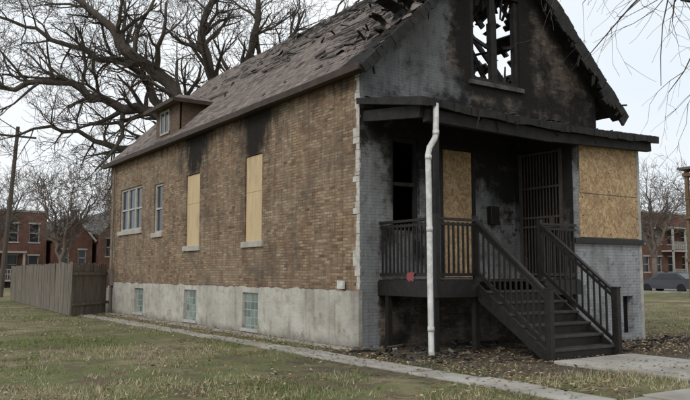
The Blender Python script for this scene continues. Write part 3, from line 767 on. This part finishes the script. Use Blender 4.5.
def midtree(loc,h,seed,mat):
    r=random.Random(seed); k=h/10; lm=[]
    for i in range(7):
        a=i*2.4+r.uniform(-.3,.3); s=r.uniform(.7,1.2)
        lm.append([(0,0,2.4*k,.16*k),(math.cos(a)*.8*s*k,math.sin(a)*.8*s*k,4.6*k,.11*k),(math.cos(a)*1.7*s*k,math.sin(a)*1.7*s*k,6.5*k,.07*k),(math.cos(a)*2.6*s*k,math.sin(a)*2.6*s*k,8.4*k,.03*k)])
    return tree("bare_tree",loc,lm,mat,seed,depth=3,nch=4,trunk=[(0,0,-.1,.25*k),(0,0,3*k,.18*k)],tw=.018)
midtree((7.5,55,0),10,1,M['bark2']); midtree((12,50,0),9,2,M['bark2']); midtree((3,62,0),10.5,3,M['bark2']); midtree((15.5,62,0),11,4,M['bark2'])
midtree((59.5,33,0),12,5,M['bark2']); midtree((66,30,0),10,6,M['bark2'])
tree("street_tree",(7.2,-8.9,0),[
 [(0,0,3.5,.2),(-1.5,1.2,6.0,.13),(-2.8,2.8,6.9,.08),(-4.2,4.2,6.9,.04)],
 [(0,0,3.5,.2),(-.4,1.8,5.6,.13),(-1.0,3.8,6.7,.07),(-1.8,5.4,6.9,.03)],
 [(0,0,3.5,.18),(-2,.8,6.1,.12),(-3.8,2.2,6.5,.06),(-5.4,3.4,6.6,.025)],
 [(0,0,3.8,.2),(.8,.3,6,.14),(1.5,1,8,.08),(2,2,9.5,.04)],
 [(0,0,3.8,.2),(.3,-1,6,.14),(.5,-2,8,.08),(0,-3,9.5,.04)]],M['bark'],12,depth=3,nch=3,trunk=[(0,0,-.1,.28),(0,0,2,.23),(0,0,4,.2)],tw=.004,droop=.12,lenf=.5)

# ================================================================== BACKGROUND BUILDINGS
def bldg(name,x0,x1,y0,y1,h,gable=0,wins=(),mx='red',my='redy',roofm='shingfar'):
    e=empty(name)
    wall("front",'x',y0,x0,x1,0,h,list(wins),M[mx],e,step=3,depth=.2)
    wall("left",'y',x0,y0,y1,0,h,[],M[my],e,step=5); wall("right",'y',x1,y0,y1,0,h,[],M[my],e,step=5); wall("rear",'x',y1,x0,x1,0,h,[],M[mx],e,step=5)
    g=Batch("window_glass",M['glass'],e); f=Batch("window_trim",M['trim'],e)
    for w in wins:
        g.box(w[0],w[1],y0+.18,y0+.2,w[2],w[3]); f.box(w[0]-.1,w[1]+.1,y0-.06,y0+.03,w[2]-.15,w[2]); f.box(w[0]-.1,w[1]+.1,y0-.05,y0+.02,w[3],w[3]+.16)
        f.box(w[0],w[1],y0+.1,y0+.17,(w[2]+w[3])/2-.04,(w[2]+w[3])/2+.04); f.box(w[0],w[0]+.08,y0+.1,y0+.17,w[2],w[3]); f.box(w[1]-.08,w[1],y0+.1,y0+.17,w[2],w[3])
    g.build();f.build()
    if gable:
        c=(x0+x1)/2; r_=Batch("roof",M[roofm],e)
        for s in (-1,1):
            xe=c+s*((x1-x0)/2+.3)
            r_.beam((xe,(y0+y1)/2,h-.15),(c,(y0+y1)/2,h+gable),y1-y0+.6,.16)
        r_.build(); mk("gable",[(x0,y0,h),(x1,y0,h),(c,y0,h+gable-.1)],[(0,1,2)],M[mx],e)
        mk("gable_rear",[(x0,y1,h),(x1,y1,h),(c,y1,h+gable-.1)],[(0,2,1)],M[mx],e)
        tb=Batch("bargeboards",M['trim'],e)
        for s in (-1,1): tb.beam((c+s*((x1-x0)/2+.3),y0-.33,h-.2),(c,y0-.33,h+gable-.05),.06,.2)
        tb.build(); ch=Batch("chimney",M[mx],e); ch.box(c+.6,c+1.2,y0+4,y0+4.6,h,h+gable+.9); ch.build()
    else:
        c=Batch("parapet",M['stone'],e); c.box(x0-.08,x1+.08,y0-.1,y0+.25,h,h+.22); c.build()
        Batch("roof",M[roofm],e).box(x0,x1,y0+.26,y1,h-.1,h+.05).build()
    return e
def porch(e,x0,x1,y,levels,mat='trim'):
    p=Batch("front_porch",M[mat],e); top=levels[-1]+2.6
    for z in levels:
        p.box(x0,x1,y-1.7,y-.1,z-.18,z); p.box(x0,x1,y-1.7,y-1.62,z+.95,z+1.03)
        n=int((x1-x0)/.22)
        for i in range(n): p.box(x0+i*.22,x0+i*.22+.06,y-1.68,y-1.63,z+.08,z+.95)
    p.box(x0-.1,x1+.1,y-1.8,y-.08,top,top+.2)
    for x in (x0,(x0+x1)/2-.1,x1-.2): p.box(x,x+.2,y-1.705,y-1.5,0,top)
    p.build()
tf=bldg("brick_two_flat",2.6,9.3,69,82,7.6,0,[(3.3,4.3,4.6,6.4),(5.6,6.6,4.6,6.4),(7.6,8.6,4.6,6.4),(3.3,4.3,1.4,3.2),(5.6,6.6,1.4,3.2),(7.6,8.6,1.4,3.2)])
porch(tf,3.0,7.0,69,[.8])
bldg("gabled_brick_house",9.8,13.4,67,80,4.9,2.4,[(10.3,11.1,2.2,3.8),(12.0,12.8,2.2,3.8)])
bldg("gabled_brick_house",13.9,18.5,66,80,5.6,2.6,[(14.5,15.4,3.2,5),(16.5,17.5,3.2,5)])
bldg("brick_two_flat",-8,1.5,72,84,6.5,0,[(-6,-5,4,5.6),(-2,-1,4,5.6)])
ab=bldg("brick_apartment_building",70,82,42,52,8.7,0,[(71,72.2,5,6.8),(73.5,74.7,5,6.8),(76,77.2,5,6.8),(79,80.2,5,6.8),(71,72.2,1.6,3.4),(73.5,74.7,1.6,3.4),(76,77.2,1.6,3.4),(79,80.2,1.6,3.4)])
porch(ab,74.5,80,42,[.9,4.2])
bldg("brick_apartment_building",84,98,36,46,7.5,0,[(85,86.4,4.5,6.2),(88,89.4,4.5,6.2),(91,92.4,4.5,6.2)])
# wooden back porch, right-hand neighbour
wp=empty("wooden_back_porch"); t=Batch("frame",M['timber'],wp)
for x in (34.2,36.8,39.3):
    for y in (9.9,11.9,13.9): t.box(x-.1,x+.1,y-.1,y+.1,-.1,7.7)
for zz in (2.3,4.9,7.5):
    t.box(34.0,39.4,9.7,14.1,zz-.2,zz)
    if zz<7:
        for (p,q_) in (((34.1,9.8),(34.1,14.0)),((34.1,14.0),(39.3,14.0)),((34.1,9.8),(39.3,9.8))):
            p=Vector((*p,zz+1.05));q_=Vector((*q_,zz+1.05)); t.beam(p,q_,.08,.1)
            for i in range(26):
                w_=p.lerp(q_,(i+.5)/26); t.beam(w_,w_-Vector((0,0,1)),.05,.05)
t.beam((34.5,10.3,0),(34.5,13.5,2.3),1.0,.15); t.beam((34.5,13.5,2.3),(34.5,10.3,4.9),1.0,.15); t.build()
Batch("roof",M['shingfar'],wp).box(33.8,39.4,9.5,14.3,7.7,7.85).build()
bldg("brick_two_flat",39.6,41.6,-2,14,9,0,[])

# parked car
def car(name,loc,rz,col):
    e=empty(name,loc); e.rotation_euler=(0,0,rz)
    b=NB("car_paint"); cm=b.out(col,.3,.5)
    prof=[(-2.2,.35),(-2.25,.75),(-2.1,.95),(-1.6,1.0),(-1.0,1.42),(.4,1.45),(1.1,1.02),(1.95,.9),(2.2,.7),(2.2,.35)]
    n=len(prof)
    V=[(x,-.86+(.12 if z>1.1 else 0),z) for x,z in prof]+[(x,.86-(.12 if z>1.1 else 0),z) for x,z in prof]
    F=[tuple(range(n)),tuple(range(2*n-1,n-1,-1))]+[(i,(i+1)%n+0,(i+1)%n+n,i+n) for i in range(n)]
    o=mk("body",V,F,cm,e); m=o.modifiers.new("b",'BEVEL');m.width=.06;m.segments=2
    g=Batch("windows",M['glass'],e)
    for s in (-1,1): g.raw([(-1.45,s*.875,1.02),(.95,s*.875,1.02),(.35,s*.78,1.38),(-.95,s*.78,1.38)],[(0,1,2,3)])
    g.raw([(-1.64,-.7,1.03),(-1.64,.7,1.03),(-1.04,.62,1.43),(-1.04,-.62,1.43)],[(0,1,2,3)]); g.raw([(1.12,-.7,1.05),(1.12,.7,1.05),(.46,.62,1.46),(.46,-.62,1.46)],[(0,1,2,3)]); g.build()
    w=Batch("wheels",M['char'],e)
    for x in (-1.35,1.4):
        for s in (-1,1): w.tube([(x,s*.88,.33),(x,s*.68,.33)],.33,18)
    w.build()
    h=Batch("lights",M['white'],e)
    for s in (-1,1): h.box(2.17,2.24,s*.62-.15,s*.62+.15,.62,.76)
    h.build()
car("parked_car",(43.2,21.0,0),math.radians(90),(.05,.055,.065)); car("parked_car",(49,33,0),math.radians(90),(.3,.31,.33))

# ================================================================== SKY, SUN, CAMERA
w=bpy.data.worlds.new("World"); scene.world=w; w.use_nodes=True; nt=w.node_tree; bg=nt.nodes["Background"]
sky=nt.nodes.new('ShaderNodeTexSky'); sky.sky_type='NISHITA'; sky.sun_disc=False
sd=Vector((-.78,-.42,.62)).normalized()
sky.sun_elevation=math.asin(sd.z); sky.sun_rotation=math.atan2(sd.x,sd.y); sky.dust_density=3
tc=nt.nodes.new('ShaderNodeTexCoord'); mp=nt.nodes.new('ShaderNodeMapping'); mp.inputs['Scale'].default_value=(1,1,2.5); nt.links.new(tc.outputs['Generated'],mp.inputs[0])
no=nt.nodes.new('ShaderNodeTexNoise'); no.inputs['Scale'].default_value=1.6; no.inputs['Detail'].default_value=4; nt.links.new(mp.outputs[0],no.inputs['Vector'])
cr=nt.nodes.new('ShaderNodeValToRGB'); cr.color_ramp.elements[0].position=.3; cr.color_ramp.elements[0].color=(.80,.87,.93,1); cr.color_ramp.elements[1].position=.7; cr.color_ramp.elements[1].color=(.97,.985,1.0,1)
nt.links.new(no.outputs['Fac'],cr.inputs[0])
gn=nt.nodes.new('ShaderNodeVectorMath'); gn.operation='SCALE'; gn.inputs['Scale'].default_value=10.0; nt.links.new(cr.outputs[0],gn.inputs[0])
mx=nt.nodes.new('ShaderNodeMix'); mx.data_type='RGBA'; mx.inputs[0].default_value=.92
nt.links.new(sky.outputs[0],mx.inputs[6]); nt.links.new(gn.outputs[0],mx.inputs[7]); nt.links.new(mx.outputs[2],bg.inputs[0]); bg.inputs[1].default_value=.11
sl=bpy.data.lights.new("sun",'SUN'); sl.energy=1.25; sl.angle=math.radians(22); sl.color=(1,.97,.92); so=bpy.data.objects.new("sun",sl); COL.objects.link(so)
so.rotation_euler=(-sd).to_track_quat('-Z','Y').to_euler()
cd=bpy.data.cameras.new("camera"); cd.lens=38.87; cd.sensor_width=36; cd.clip_end=2000; cd.clip_start=.05
co=bpy.data.objects.new("camera",cd); COL.objects.link(co); co.location=(-8.265,-11.7,1.45)
co.rotation_euler=(math.radians(95.6),0,math.radians(-34.1)); scene.camera=co
scene.view_settings.view_transform='Standard'; scene.view_settings.look='None'; scene.view_settings.exposure=0
